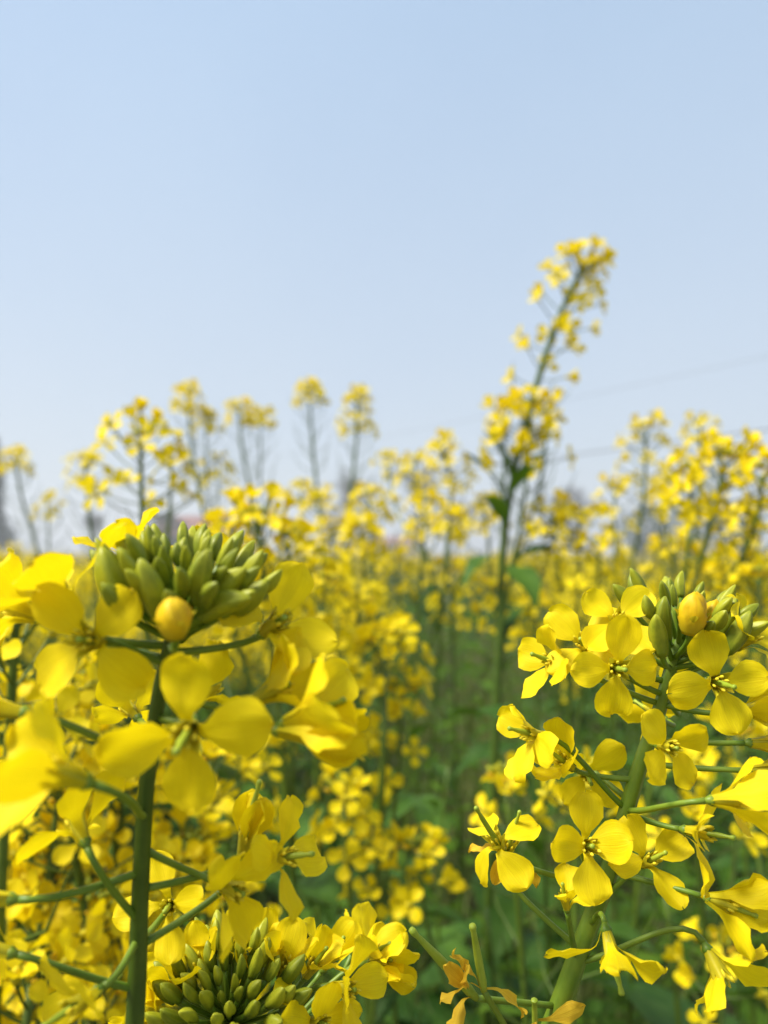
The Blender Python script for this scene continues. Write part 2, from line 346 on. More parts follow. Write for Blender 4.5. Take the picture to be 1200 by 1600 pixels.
def add_leaf(root, p, az, meshes, rng, s=1.0, pitch=0.0):
    part('leaf', rng.choice(meshes), root, Matrix.Translation(p-root.location) @ Matrix.Rotation(az, 4, 'Z') @ Matrix.Rotation(pitch, 4, 'Y') @ Matrix.Scale(s, 4))
def leaves_down(root, path, zmin, zmax, rng, n=9):
    """alternate leaves along the part of a stem between two heights: small and clasping above, broad and lobed below"""
    pts = [p for p in path if zmin <= p.z <= zmax] or [path[0]]
    for i in range(n):
        p = pts[int((i+rng.random()*.6)/n*(len(pts)-1))]; q = (p.z-0.05)/0.9; az = i*2.4+rng.uniform(-.5, .5)
        ms, s = (LEAF_L, rng.uniform(.75, 1.15)) if q < .45 else ((LEAF_M, rng.uniform(.8, 1.3)) if q < .72 else (LEAF_S, rng.uniform(.8, 1.4)))
        add_leaf(root, p, az, ms, rng, s, rng.uniform(-.1, .35))

# ------------------------------------------------------------------ the big plants in front
def pix_path(pts):                                  # (px, py, depth) from below to the apex
    return [at(*p) for p in pts]
def big_plant(label, stem, r0, r1, ground, flowers, seed, apex_axis, buds, extra_buds=(), group='rapeseed plants blossoming in front', stem_mat='stem'):
    rng = random.Random(seed)
    base = Vector((*ground, 0))
    root = thing('rapeseed_plant', label, 'plant', base, group)
    up = pix_path(stem)
    tg = (up[1]-up[0]).normalized(); hl = (up[0]-base).length
    path = bez(base, base+Vector((.01, -.005, hl*.35)), up[0]-tg*hl*.4, up[0], 30)[:-1]+spline(up, 44)
    rad = []
    for p in path:
        q = min(1, max(0, (p.z-up[0].z)/(up[-1].z-up[0].z))); rad.append(lin(r0, r1, q) if p.z > up[0].z else lin(r0*1.7, r0, p.z/up[0].z))
    mb = MB(); mb.tube(at_base(root, path), rad, 12, ridge=.075)
    part('stem', mb.mesh('stem', stem_mat), root)
    def on_stem(py):                               # the stem where it passes this height of the photograph
        best = None
        for a, b in zip(stem[:-1], stem[1:]):
            if (a[1]-py)*(b[1]-py) <= 0 and a[1] != b[1]: best = [lin(x, y, (py-a[1])/(b[1]-a[1])) for x, y in zip(a, b)]
        return at(*(best or (stem[-1] if py < stem[-1][1] else stem[0])))
    for f in flowers:
        px, py, d, ax, opn, size, roll, att = f[:8]; kw = dict(f[8]) if len(f) > 8 else {}
        if py > 1270: kw.setdefault('wild', .32); kw.setdefault('thin', .92)
        axis = vdir(*ax); b = flower_hi(root, at(px, py, d), axis, opn, size, roll, rng, **{k: v for k, v in kw.items() if k in ('old', 'pist', 'drop', 'wild', 'thin')})
        s = on_stem(att); ln = (b-s).length
        out = (b-s).normalized()
        pts = bez(s, s+out*ln*.3+Vector((0, 0, -.04*ln)), b-axis*ln*.28, b, 10)
        pm = MB(); pm.tube(at_base(root, pts), [lin(.00062, .00048, i/9) for i in range(9)]+[.00058], 7); part('pedicel', pm.mesh('pedicel', 'pedicel'), root)
    # buds packed in a dome round the tip, youngest in the middle
    tip = up[-1]; A = vdir(*apex_axis); nb, spread, bl = buds
    for k in range(nb):
        f = sqrt((k+.5)/nb); az = k*2.39996+rng.uniform(-.15, .15); el = radians(6+72*f)
        q = frame(A).to_quaternion(); dr = q @ Vector((sin(el)*cos(az), sin(el)*sin(az), cos(el)))
        bs = tip+dr*spread*(.45+.55*f)*rng.uniform(.88, 1.1)
        dr2 = (dr*.75+Vector((0, 0, .35))+A*.2).normalized(); sz = bl*lin(.5, 1.05, f)*rng.uniform(.9, 1.1)
        part('bud', rng.choice(BUD), root, frame(dr2, rng.uniform(0, 6), bs-root.location, sz) @ Matrix.Diagonal((rng.uniform(.85, 1.08), rng.uniform(.85, 1.08), rng.uniform(.85, 1.2), 1)))
        pm = MB(); pm.tube(at_base(root, bez(tip-A*.006*f, tip+dr*.001-A*.004*f, bs-dr2*.003, bs+dr2*.0004, 6)), .0005, 6); part('pedicel', pm.mesh('pedicel', 'pedicel'), root)
    for px, py, d, ax, sz, yel, att in extra_buds:
        axis = vdir(*ax); bs = at(px, py, d)-axis*.0034*sz; sc = frame(axis, rng.uniform(0, 6), bs-root.location, sz)
        if yel: sc = sc @ Matrix.Diagonal((1.45, 1.45, .84*yel, 1))
        bo = part('bud', rng.choice(BUDY if yel else BUD), root, sc)
        if yel:
            for k in range(4): part('sepal', SEP[20][k % 3], bo, Matrix.Rotation(pi/2*k+.4, 4, 'Z') @ Matrix.Scale(.72, 4))
        s = on_stem(att); pm = MB(); ln = (bs-s).length
        pm.tube(at_base(root, bez(s, s+(bs-s)*.3, bs-axis*ln*.25, bs+axis*.0004, 8)), .00055, 7); part('pedicel', pm.mesh('pedicel', 'pedicel'), root)
    leaves_down(root, path, .10, .80, rng, 9)
    return root, path, rng

big_plant('rapeseed plant with thick dark stem, crown of green buds and one face-on flower',
  [(205, 1680, .119), (214, 1540, .118), (219, 1400, .116), (228, 1240, .114), (243, 1120, .113), (256, 1050, .112), (272, 985, .112), (288, 945, .113)], .0016, .00105, (-.043, .135),
  [(287, 1152, .095, (.03, -.06, 1), 3, 1.04, 8, 1060), (128, 1000, .101, (-.28, .2, .93), 3, .98, 32, 1035), (80, 905, .108, (-.45, .88, .1), 2, 1.3, 20, 1010), (15, 945, .116, (-.85, .4, .1), 2, 1.1, 40, 1030),
   (192, 850, .126, (-.2, .95, .0), 1, .82, 10, 985), (300, 868, .130, (.1, .9, -.2), 2, 1.0, 30, 985),
   (437, 968, .112, (.62, .5, .55), 2, 1.08, 20, 1020), (440, 1072, .109, (.86, .48, .1), 1, 1.08, 45, 1075), (488, 1112, .104, (.9, .4, .12), 1, 1.0, 10, 1120),
   (482, 1144, .104, (1, -.02, .1), 0, 1.0, 30, 1140), (78, 1205, .087, (-.6, .42, .5), 1, 1.05, 15, 1275), (118, 1278, .112, (-.45, .5, -.45), 2, .95, 30, 1440),
   (385, 1305, .124, (.22, .95, .1), 0, .95, 20, 1480, {'pist': 2}), (452, 1338, .121, (.85, .3, .42), 2, .95, 35, 1388, {'pist': 1}), (372, 1393, .117, (.88, -.12, .45), 2, 1.0, 10, 1325),
   (262, 1418, .132, (.1, .3, .9), 2, .9, 25, 1475, {'pist': 1}), (-18, 1105, .100, (-1, .2, .1), 0, 1.05, 20, 1185), (-35, 1403, .104, (-1, .1, .1), 0, 1.0, 10, 1362),
   (-28, 1478, .108, (-.95, .3, .1), 1, .95, 30, 1545), (112, 1575, .104, (-.55, -.1, .7), 2, .9, 10, 1465), (330, 1075, .124, (.5, .5, -.6), 2, .95, 0, 1070),
   (200, 1105, .132, (-.6, .3, -.6), 1, .85, 0, 1080)],
  5, (.12, .93, .25), (42, .0108, .80),
  [(272, 962, .098, (.02, .95, .25), .86, True, 1010), (205, 905, .108, (-.3, .9, .2), 1.2, False, 990), (178, 908, .106, (-.3, .9, .1), 1.25, False, 1000), (355, 925, .107, (.6, .75, .3), 1.15, False, 985),
   (350, 950, .105, (.85, .35, .3), 1.1, False, 995), (235, 922, .103, (-.2, .9, .3), 1.15, False, 990), (385, 935, .110, (.75, .6, .2), 1.1, False, 990), (318, 905, .104, (.2, .9, .3), 1.1, False, 980)])

rootC, pathC, rngC = big_plant('rapeseed plant with leaning stem, open flowers above and spent drooping flowers below',
  [(830, 1690, .150), (872, 1580, .150), (908, 1480, .150), (955, 1352, .150), (995, 1212, .150), (1030, 1110, .150), (1052, 1030, .151), (1064, 992, .152)], .0021, .0011, (-.045, .185),
  [(967, 1045, .137, (-.08, .16, 1), 3, .93, -8, 1085), (968, 966, .145, (.0, .55, .8), 3, .88, 40, 1045), (908, 1002, .147, (-.45, .55, .6), 2, .92, 20, 1065),
   (858, 1032, .149, (-.85, .32, .35), 2, .92, 10, 1100), (1127, 1068, .137, (.05, .08, 1), 3, .95, 14, 1092), (1178, 992, .146, (.5, .6, .45), 2, .95, 30, 1060),
   (1052, 1168, .134, (.35, .15, .85), 2, .86, 55, 1130), (824, 1145, .146, (-.82, .25, .35), 2, .92, 15, 1265), (878, 1188, .149, (-.6, .5, .45), 1, .9, 30, 1218),
   (918, 1212, .156, (-.1, -.1, .95), 2, .85, 40, 1250), (1180, 1108, .143, (1, .2, .2), 0, .92, 0, 1100), (1206, 1160, .142, (1, .05, .1), 0, .92, 0, 1152), (1206, 1206, .142, (1, -.02, .1), 0, .92, 0, 1190),
   (1106, 1302, .138, (.72, .1, .6), 2, .95, 22, 1270, {'pist': 1}), (1152, 1248, .128, (1, .1, .1), 1, .98, 40, 1266), (922, 1322, .138, (.05, .35, .9), 2, 1.0, 0, 1400, {'wild': .4}),
   (772, 1308, .147, (-.42, .72, .4), 4, .92, 20, 1385, {'pist': 2}), (796, 1318, .152, (.15, .8, .3), 4, .82, 60, 1485, {'old': True, 'pist': 2}), (882, 1402, .142, (-.2, .85, .3), 2, .7, 0, 1500, {'drop': (2,)}),
   (1020, 1342, .142, (.25, .55, .65), 2, .88, 30, 1410, {'pist': 1}), (1142, 1416, .137, (.92, -.25, .2), 1, .95, 20, 1358, {'pist': 1}), (958, 1500, .134, (.05, -.7, .65), 2, 1.1, 30, 1440, {'thin': .7, 'wild': .4}),
   (1128, 1528, .136, (.25, -.65, .6), 2, 1.1, 20, 1503, {'thin': .7, 'wild': .4}), (1050, 1085, .168, (.1, .4, -.8), 2, .9, 0, 1080), (1015, 1110, .166, (-.4, .2, -.6), 2, .9, 20, 1120)],
  8, (.12, .9, .25), (20, .0105, .88),
  [(1082, 962, .139, (.05, .97, .2), 1.0, 1.25, 1030), (1040, 968, .146, (-.1, .97, .2), 1.15, False, 1035), (1030, 995, .141, (-.2, .9, .2), 1.1, False, 1045), (1132, 972, .147, (.35, .9, .2), 1.25, False, 1040),
   (1152, 990, .142, (.4, .85, .2), 1.2, False, 1045), (1112, 965, .152, (.2, .9, .1), .9, 1.2, 1035)], stem_mat='pedicel')  # lighter pedicel green, without the backlight darkening painted into the other stems

rootB, pathB, rngB = big_plant('short rapeseed plant with dense dome of green buds ringed by yellow flowers',
  [(372, 1760, .148), (366, 1660, .146), (360, 1620, .143), (357, 1578, .139)], .0014, .0011, (-.02, .20),
  [(305, 1500, .140, (-.35, .85, .35), 1, .85, 10, 1620), (350, 1482, .146, (-.05, .95, .2), 1, .85, 40, 1625), (402, 1480, .146, (.15, .95, .25), 1, .85, 20, 1625), (258, 1540, .138, (-.7, .6, .3), 1, .85, 30, 1630),
   (450, 1510, .141, (.4, .8, .4), 1, .9, 0, 1630), (492, 1505, .147, (.5, .8, .2), 1, .9, 30, 1635), (548, 1545, .137, (.85, .2, .5), 2, .9, 45, 1640), (505, 1600, .134, (.6, .3, .7), 2, .9, 20, 1640),
   (225, 1600, .135, (-.8, .3, .5), 1, .85, 20, 1640), (520, 1490, .155, (.5, .85, .1), 1, .9, 10, 1650), (585, 1488, .160, (.7, .6, .3), 1, .95, 40, 1680), (605, 1500, .158, (.9, .3, .3), 0, .9, 10, 1690), (560, 1462, .170, (.3, .9, .1), 1, .9, 10, 1690)],
  12, (.0, .90, .42), (54, .0108, .88))

# spent flower stalks with young pods and shrivelled petals on the leaning plant
def pod(root, att, knee, tip, rad, rng):
    a, k, t = at(*att), at(*knee), at(*tip)
    pm = MB(); pm.tube(at_base(root, bez(a, lin(a, k, .4), lin(a, k, .8), k, 8)), .0006, 7); part('pedicel', pm.mesh('pedicel', 'pedicel'), root)
    m = MB(); m.tube(at_base(root, [k, lin(k, t, .12), lin(k, t, .55), lin(k, t, .9), lin(k, t, .96), t]), [.0006, rad, rad*.9, .0005, .0007, .0006], 8); part('pod', m.mesh('pod', 'pistil'), root)
    for i in range(3):
        ax = ((t-k).normalized()*.8+Vector((rng.uniform(-1, 1), rng.uniform(-1, .2), rng.uniform(-.8, .5)))).normalized()
        part('petal', rng.choice(PET_OLD[rng.choice((1, 2))]), root, frame(ax, rng.uniform(0, 6), lin(k, t, .08)-root.location, .72))
pod(rootC, (872, 1572, .150), (745, 1560, .143), (642, 1452, .140), .0010, rngC)
pod(rootC, (835, 1680, .150), (756, 1548, .141), (738, 1445, .139), .0008, rngC)
pod(rootC, (850, 1640, .150), (836, 1600, .146), (835, 1562, .145), .0006, rngC)

# ------------------------------------------------------------------ plants a step further back
GOLD = 2.39996
def raceme(root, mb, tip, axis, n, rad, length, kind, rng, fs=1.0, pods=0, bud_n=16, bigbud=1.0):
    """flower head: buds at the tip, flowers in a spiral below on stalks (added to mb), spent stalks lower down"""
    q = frame(axis).to_quaternion(); bm = MB(); rl = root.location
    for k in range(bud_n):
        f = sqrt((k+.5)/bud_n); az = k*GOLD; el = radians(80*f); d = q @ Vector((sin(el)*cos(az), sin(el)*sin(az), cos(el)))
        lo_bud(bm, frame((d+axis*.6).normalized(), 0, tip-rl+d*.008*bigbud*(.4+.6*f), rng.uniform(.7, 1.05)*bigbud), 0 if f < .8 else 1)
    part('bud_cluster', bm.mesh('bud_cluster', ['bud', 'bud_yellow']), root, stuff=True)
    heads = None
    for i in range(n):
        f = (i+.5)/n; az = i*GOLD+rng.uniform(-.3, .3); el = radians(lin(35, 84, min(1, f*1.5))+rng.uniform(-10, 10))
        d = q @ Vector((sin(el)*cos(az), sin(el)*sin(az), cos(el))); pl = rad*lin(.55, 1.0, min(1, f*2.2))*rng.uniform(.8, 1.15)
        s = tip-axis*(length*f**(1.25 if length < .1 else 2.2)+.004); b = s+d*pl+Vector((0, 0, pl*.22))
        fa = (d*.9+axis*.35+Vector((0, 0, rng.uniform(-.3, .35)))+Vector((rng.uniform(-.3, .3), rng.uniform(-.3, .3), 0))).normalized()
        mb.tube([s-rl, lin(s, b, .5)-Vector((0, 0, pl*.06))-rl, b-rl], .0006, 4, cap=False)
        op = rng.choice((1, 2, 2, 3, 3)) if f > .15 else rng.choice((0, 1, 2)); sz = fs*rng.uniform(.74, .98)
        if kind == 'mid': flower_mid(root, b, fa, op, sz, rng)
        elif kind == 'lo': part('flower', rng.choice(LO[op]), root, frame(fa, rng.uniform(0, 6), b-rl, sz))
    for i in range(pods):
        f = (i+.5)/pods; az = i*GOLD+1; d = q @ Vector((cos(az)*.86, sin(az)*.86, .5)); s = tip-axis*(length+.012+.11*f)
        b = s+d*.028; mb.tube([s-rl, b-rl, b+(d*.4+axis*.6)*.03-rl], [.0006, .0007, .0003], 4, cap=False)

def field_plant(label, heads, kind, seed, group=None, stem_pts=(), r=.0028, ground=None, leaf_px=(), nleaf=8, leafz=.8, pods=8, rt=.0016, fs=1.0):
    """heads: (px, py, depth, n_flowers, radius, length[, axis]); the first ends the main stem, the others end side branches"""
    rng = random.Random(seed); px, py, d = heads[0][:3]; tip = at(px, py, d)
    mids = [at(*p) for p in stem_pts]                                  # from the bottom upwards
    low = mids[0] if mids else tip
    if ground is None: ground = (low.x+rng.uniform(-.04, .04), low.y+rng.uniform(0, .06))
    base = Vector((*ground, 0)); root = thing('rapeseed_plant', label, 'plant', base, group)
    tg = (mids+[tip])[1]-mids[0] if mids else Vector((rng.uniform(-.15, .15), rng.uniform(-.1, .1), 1)); tg.normalize(); hl = (low-base).length
    path = bez(base, base+Vector((rng.uniform(-.03, .03), rng.uniform(-.03, .03), hl*.35)), low-tg*hl*.35, low, 36)
    if mids: path = path[:-1]+spline(mids+[tip], 25)
    mb = MB(); mb.tube(at_base(root, path), [lin(r, rt, i/(len(path)-1)) for i in range(len(path))], 8)
    for k, h in enumerate(heads):
        hx, hy, hd, n, rad, ln = h[:6]; t = at(hx, hy, hd); R = random.Random(seed*17+k)
        if k:
            za = t.z-R.uniform(.16, .26); s = min(path, key=lambda p: abs(p.z-za)); ln2 = (t-s).length
            bp = bez(s, s+Vector((0, 0, ln2*.25))+(t-s)*.15, t-Vector((0, 0, ln2*.45)), t, 16)
            mb.tube(at_base(root, bp), [lin(.0020, .0013, i/15) for i in range(16)], 6); ax = (bp[-1]-bp[-3]).normalized()
            add_leaf(root, s, math.atan2((t-s).y, (t-s).x), LEAF_S, R, R.uniform(.7, 1.1))
        else: ax = (path[-1]-path[-4]).normalized()
        if len(h) > 6: ax = vdir(*h[6])
        raceme(root, mb, t, ax, n, rad, ln, kind, R, fs=fs, pods=pods)
    part('stem', mb.mesh('stem', 'stem'), root)
    for lx, ly, ld, az, s, pit, big in leaf_px: add_leaf(root, at(lx, ly, ld), az, LEAF_M if big else LEAF_S, rng, s, pit)
    leaves_down(root, path, .06, leafz, rng, nleaf)
    return root
K = field_plant
K('tall leaning rapeseed plant standing high above the field, two flower heads against the sky',
  [(910, 418, .78, 36, .030, .13, (.35, .93, 0)), (828, 638, .75, 16, .026, .035, (.1, 1, .1)), (788, 645, .77, 13, .026, .055, (-.2, 1, 0)), (854, 640, .80, 7, .022, .07)], 'lo', 3,
  stem_pts=[(780, 1010, .75), (786, 860, .76), (803, 740, .77), (836, 610, .78), (872, 500, .78)], r=.0064, rt=.0024, fs=1.25, nleaf=7, leafz=.75, pods=14,
  leaf_px=[(786, 892, .75, .1, .62, .1, 1), (784, 885, .742, -1.3, .62, .75, 1), (786, 875, .748, -2.4, .5, .7, 1), (786, 880, .75, 3.0, .45, .9, 1), (790, 800, .755, 2.8, 1.15, -.35, 0), (795, 790, .755, .2, 1.1, -.3, 0), (790, 825, .75, -2.0, 1.1, .2, 0), (800, 765, .76, 3.4, 1.0, -.5, 0), (796, 780, .75, -1.2, .9, .1, 0)])
K('rapeseed plant with umbrella-shaped head of spaced flower tufts beside thin tall plants',
  [(220, 690, .60, 22, .036, .06, (0, 1, 0)), (268, 715, .60, 5, .012, .02)], 'lo', 4, stem_pts=[(225, 860, .60), (221, 770, .60)], r=.0034, pods=4, fs=1.15)
thin = 'thin rapeseed plants tall and bare-stalked against the sky'
for lab, hs, sd, st in (
  ('thin tall rapeseed plant carrying three pale flower tufts one below another against the sky', [(293, 612, 1.25, 16, .020, .035), (322, 652, 1.25, 12, .02, .03), (340, 725, 1.28, 12, .025, .05)], 6, [(318, 800, 1.25), (300, 700, 1.25)]),
  ('thin forked rapeseed plant with two pale tufts of equal height against the sky', [(374, 640, 1.35, 14, .022, .03), (407, 650, 1.35, 12, .02, .02)], 7, [(395, 780, 1.35), (378, 700, 1.35)]),
  ('thin straight rapeseed plant topped by one small compact yellow cap against the sky', [(483, 608, 1.28, 18, .021, .028)], 8, [(496, 770, 1.28), (488, 690, 1.28)]),
  ('thin straight rapeseed plant with a yellow cap trailing loose flowers', [(558, 620, 1.2, 24, .022, .065)], 9, [(545, 800, 1.2), (556, 700, 1.2)]),
  ('thin rapeseed plant with a small flower cap beside the dark conifer', [(24, 716, 1.25, 14, .022, .03), (75, 785, 1.3, 8, .02, .03)], 10, [(50, 830, 1.25), (32, 770, 1.25)]),
  ('pale thin rapeseed plant half hidden behind the umbrella-shaped head', [(132, 722, 1.1, 14, .024, .045)], 11, [(142, 830, 1.1), (136, 770, 1.1)]),
  ('pale rapeseed plant with small round tuft above the dense arched heads', [(1095, 662, 1.3, 14, .024, .035)], 13, [(1090, 800, 1.3), (1096, 720, 1.3)])):
    K(lab, hs, 'lo', sd, thin, st, r=.0036, rt=.0019, pods=16, fs=1.2)
mid_specs = [
 ('rapeseed plant with a broad low cushion of bright flowers behind the crown of buds', [(400, 815, .48, 34, .030, .07), (350, 835, .50, 16, .024, .05), (450, 850, .5, 18, .024, .06)], []),
 ('rapeseed plant with stacked flower tufts, in front of the bare trees', [(497, 785, .95, 22, .026, .06), (470, 762, 1.0, 8, .016, .02), (520, 830, .95, 18, .024, .06)], []),
 ('rapeseed plant with two round flower tufts beside the bare trees', [(577, 780, .9, 18, .024, .03), (565, 830, .82, 24, .024, .03)], []),
 ('rapeseed plant with nodding yellow head beside the tall leaning plant', [(690, 700, .95, 26, .026, .06), (648, 722, 1.0, 14, .022, .04), (608, 720, 1.1, 9, .018, .02)], [(700, 830, .95), (705, 760, .95)]),
 ('rapeseed plant with a small tuft near the stem of the tall leaning plant', [(668, 790, .85, 18, .022, .04), (702, 812, .8, 12, .016, .02)], []),
 ('rapeseed plant with one round tuft right beside the leafy stem of the tall leaning plant', [(757, 792, .95, 16, .024, .03)], []),
 ('rapeseed plant with loose spire of small flowers behind the arched heads', [(1010, 672, .88, 26, .030, .085), (960, 765, .9, 12, .026, .06), (1040, 770, .9, 9, .024, .05)], [(985, 900, .88), (1005, 780, .88)]),
 ('rapeseed plant with wide arched head of orange-yellow flowers on slanting stem', [(1135, 722, .58, 34, .034, .06, (.25, .95, .1)), (1080, 742, .58, 14, .024, .035), (1190, 742, .56, 14, .026, .04), (1165, 810, .6, 12, .026, .07)], [(1075, 950, .58), (1110, 820, .58)]),
 ('rapeseed plant with crowded low heads at the foot of the arched plant', [(1170, 850, .65, 26, .03, .09), (1050, 860, .7, 22, .03, .09), (1110, 885, .7, 18, .03, .07)], []),
 ('rapeseed plant with flat yellow heads spreading right of the tall leaning stem', [(862, 805, .75, 20, .026, .03), (905, 815, .75, 16, .026, .04), (935, 860, .72, 18, .028, .06)], []),
 ('rapeseed plant with a long drooping spire of flowers over the green gap', [(600, 1005, .50, 26, .024, .035, (0, 1, .2)), (625, 1085, .50, 8, .014, .06, (.1, 1, .1)), (560, 1140, .52, 8, .014, .06)], [(590, 1350, .47), (600, 1150, .47)]),
 ('rapeseed plant with a loose upright spike of flowers rising from the green leaves', [(535, 1240, .45, 15, .018, .045, (0, 1, .2)), (595, 1335, .46, 12, .019, .035)], []),
 ('rapeseed plant with a dense rounded head right of the crown of green buds', [(505, 915, .58, 26, .026, .06), (560, 945, .6, 16, .024, .05)], []),
 ('rapeseed plant with rounded pale head in the middle of the field band', [(705, 895, .85, 20, .026, .06), (620, 880, .95, 18, .026, .05)], []),
 ('rapeseed plant with rounded head between the green gap and the open flowers', [(838, 950, .8, 18, .022, .05), (775, 925, .85, 16, .022, .05)], []),
 ('low rapeseed plant with scattered single flowers deep in the green gap', [(790, 1220, .42, 7, .012, .03), (655, 1330, .45, 9, .016, .03)], []),
]
for i, (lab, hs, st) in enumerate(mid_specs):
    K(lab, hs, 'mid' if hs[0][2] < .52 else 'lo', 40+i, 'rapeseed plants blossoming in the middle distance', st, r=.003)
near_specs = [
 ('thin-stemmed rapeseed plant between the thick dark stem and the domed bud head', [(300, 1330, .36, 14, .022, .05), (240, 1390, .38, 10, .02, .05)], [(290, 1560, .36), (305, 1440, .36)]),
 ('rapeseed plant with sparse flowers on crossing stalks beside the thick stem', [(150, 1420, .30, 10, .024, .06), (60, 1380, .33, 12, .024, .05)], [(60, 1590, .30), (110, 1500, .30)]),
 ('rapeseed plant filling the space behind the lowest pedicels of the dark stem', [(90, 1345, 0.33, 28, .026, .07), (30, 1430, 0.36, 20, .024, .06)], []),
 ('rapeseed plant with dense yellow heads behind the face-on flower', [(330, 1190, 0.38, 20, .024, .06), (375, 1165, 0.44, 12, .022, .05)], []),
 ('rapeseed plant with a thin dark stem left of the thick upright stem', [(25, 965, 0.27, 22, .024, .05), (100, 1075, 0.33, 18, .022, .05)], [(2, 1400, 0.27), (12, 1200, 0.27)]),
 ('rapeseed plant crowded behind the blurred flowers at the left edge of the thick stem', [(160, 1100, 0.38, 28, .026, .07), (60, 1130, 0.38, 22, .026, .06)], []),
 ('rapeseed plant with a slanting dark stem behind the lower left pedicels', [(105, 1250, 0.31, 24, .024, .06), (190, 1230, 0.38, 20, .024, .06)], [(150, 1520, 0.31), (125, 1380, 0.31)]),
 ('low rapeseed plant whose flowers lie behind the domed bud head', [(330, 1440, 0.31, 18, .022, .05), (180, 1470, 0.35, 22, .024, .06)], []),
 ('low rapeseed plant with heads near the foot of the thick dark stem', [(50, 1540, 0.26, 18, .022, .05), (150, 1560, 0.28, 14, .022, .05)], []),
 ('rapeseed plant with yellow heads behind the leaning stem and its open flowers', [(1080, 1215, 0.41, 14, .024, .04), (1150, 1150, 0.46, 9, .024, .05)], []),
 ('rapeseed plant with soft yellow flowers just left of the leaning stem', [(905, 1215, 0.35, 7, .014, .02)], []),
 ('low rapeseed plant with few flowers behind the drooping flower of the leaning plant', [(1120, 1490, 0.41, 8, .02, .03)], []),
 ('rapeseed plant with a bright head rising behind the upper right flowers', [(1185, 905, 0.54, 20, .026, .05), (1120, 930, 0.61, 16, .024, .05)], []),
]
for i, (lab, hs, st) in enumerate(near_specs):
    K(lab, hs, 'mid', 70+i, 'rapeseed plants close behind the front ones', st, r=.0022, pods=5, nleaf=5, leafz=.6)

def leafy_plant(label, px, py, d, seed, n=10, s=1.0):
    rng = random.Random(seed); tip = at(px, py, d); base = Vector((tip.x+rng.uniform(-.05, .05), tip.y+rng.uniform(0, .05), 0)); root = thing('leafy_plant', label, 'plant', base, 'leafy plants without flowers')
    path = bez(base, base+Vector((.02, 0, tip.z*.4)), tip-Vector((rng.uniform(-.05, .05), 0, tip.z*.3)), tip, 30); mb = MB(); mb.tube(at_base(root, path), [lin(.004, .0015, i/29) for i in range(30)], 7); part('stem', mb.mesh('stem', 'stem'), root)
    for i in range(n):
        f = lin(.42, .99, i/(n-1)); add_leaf(root, path[int(f*29)], i*GOLD+seed, LEAF_L if f < .8 else LEAF_M, rng, s*rng.uniform(.7, 1.1), rng.uniform(-.2, .4))
for i, (lab, px, py, d, s_) in enumerate((
  ('leafy green plant without flowers just left of the leaning stem', 850, 1130, .62, .8), ('broad-leaved green plant below the drooping flower of the leaning stem', 760, 1420, .55, .8),
  ('leafy green plant under the drooping spire of flowers', 610, 1440, .50, .7), ('broad-leaved plant behind the foot of the leaning stem', 1040, 1400, .50, .8),
  ('leafy green plant in the middle of the green gap', 700, 1200, .80, .8), ('leafy green plant beneath the face-on flower and pedicels', 440, 1280, .55, .8))):
    leafy_plant(lab, px, py, d, 500+i, 11, s_)

# ------------------------------------------------------------------ the field beyond
def proto(seed, nheads, nfl, detail=True):
    """a whole plant about 1 m tall, its tip near the origin's vertical; returns part meshes"""
    rng = random.Random(seed); st = MB(); lf = []; hd = []
    path = spline([(0, 0, 0), (rng.uniform(-.03, .03), rng.uniform(-.03, .03), .4), (rng.uniform(-.04, .04), 0, .75), (rng.uniform(-.06, .06), 0, 1.0)], 10)
    st.tube(path, [lin(.005, .0015, i/9) for i in range(10)], 5, cap=False)
    tips = [path[-1]]
    for k in range(nheads-1):
        s = path[5+k % 4]; a = k*GOLD+seed; t = s+Vector((cos(a)*rng.uniform(.05, .13), sin(a)*rng.uniform(.05, .13), rng.uniform(.22, .36)))
        t.z = max(.86, min(t.z, 1.0)); st.tube(bez(s, s+(t-s)*.2+Vector((0, 0, .06)), t-Vector((0, 0, .06)), t, 5), .0017, 4, cap=False); tips.append(t)
    for k, t in enumerate(tips):
        m = MB()
        for j in range(8): 
            a = j*GOLD; lo_bud(m, frame(Vector((cos(a)*.6, sin(a)*.6, 1)).normalized(), 0, t+Vector((cos(a)*.004*sqrt(j), sin(a)*.004*sqrt(j), 0)), 1), 2)
        L = rng.uniform(.025, .09)
        for j in range(nfl):
            f = (j+.5)/nfl; a = j*GOLD+k; d = Vector((cos(a), sin(a), .45+.6*(1-f))).normalized(); s = t-Vector((0, 0, L*f)); b = s+d*.022
            if detail: m.join(rng.choice(LOMB[rng.choice((1, 2, 3))]), frame((d+Vector((0, 0, rng.uniform(-.3, .3)))).normalized(), rng.uniform(0, 6), b, rng.uniform(.8, 1.05)))
            else:
                e = d.orthogonal().normalized(); g = d.cross(e); q = .0085; b = b+d*.005
                m.add([b+e*q, b+g*q+d*.003, b-e*q, b-g*q+d*.003], [(0, 1, 2, 3)], None, 0)
                m.add([b+e*q*.6+d*.007, b, b-e*q*.6+d*.007, b+d*.011], [(0, 1, 2, 3)], None, 0)
            st.tube([s, b], .0006, 3, cap=False)
        hd.append(m)
    for k in range(7 if detail else 5):
        p = path[min(8, 1+k)]; a = k*GOLD+seed; m = leaf_mb(lin(.24, .09, k/6), lin(.09, .025, k/6), seed*9+k, nv=6, nu=2, lobed=.2*(k < 4))
        lf.append((m, Matrix.Translation(p) @ Matrix.Rotation(a, 4, 'Z')))
    return st, hd, lf
rng = random.Random(99)
PROT = []
for k in range(6):
    st, hd, lf = proto(200+k, (2, 3, 4, 4, 5, 3)[k], (16, 14, 12, 15, 12, 20)[k])
    PROT.append((st.mesh('stem', 'stem'), [h.mesh('flower_head', ['petal', 'sepal', 'bud']) for h in hd], [(m.mesh('leaf', 'leaf'), x) for m, x in lf]))
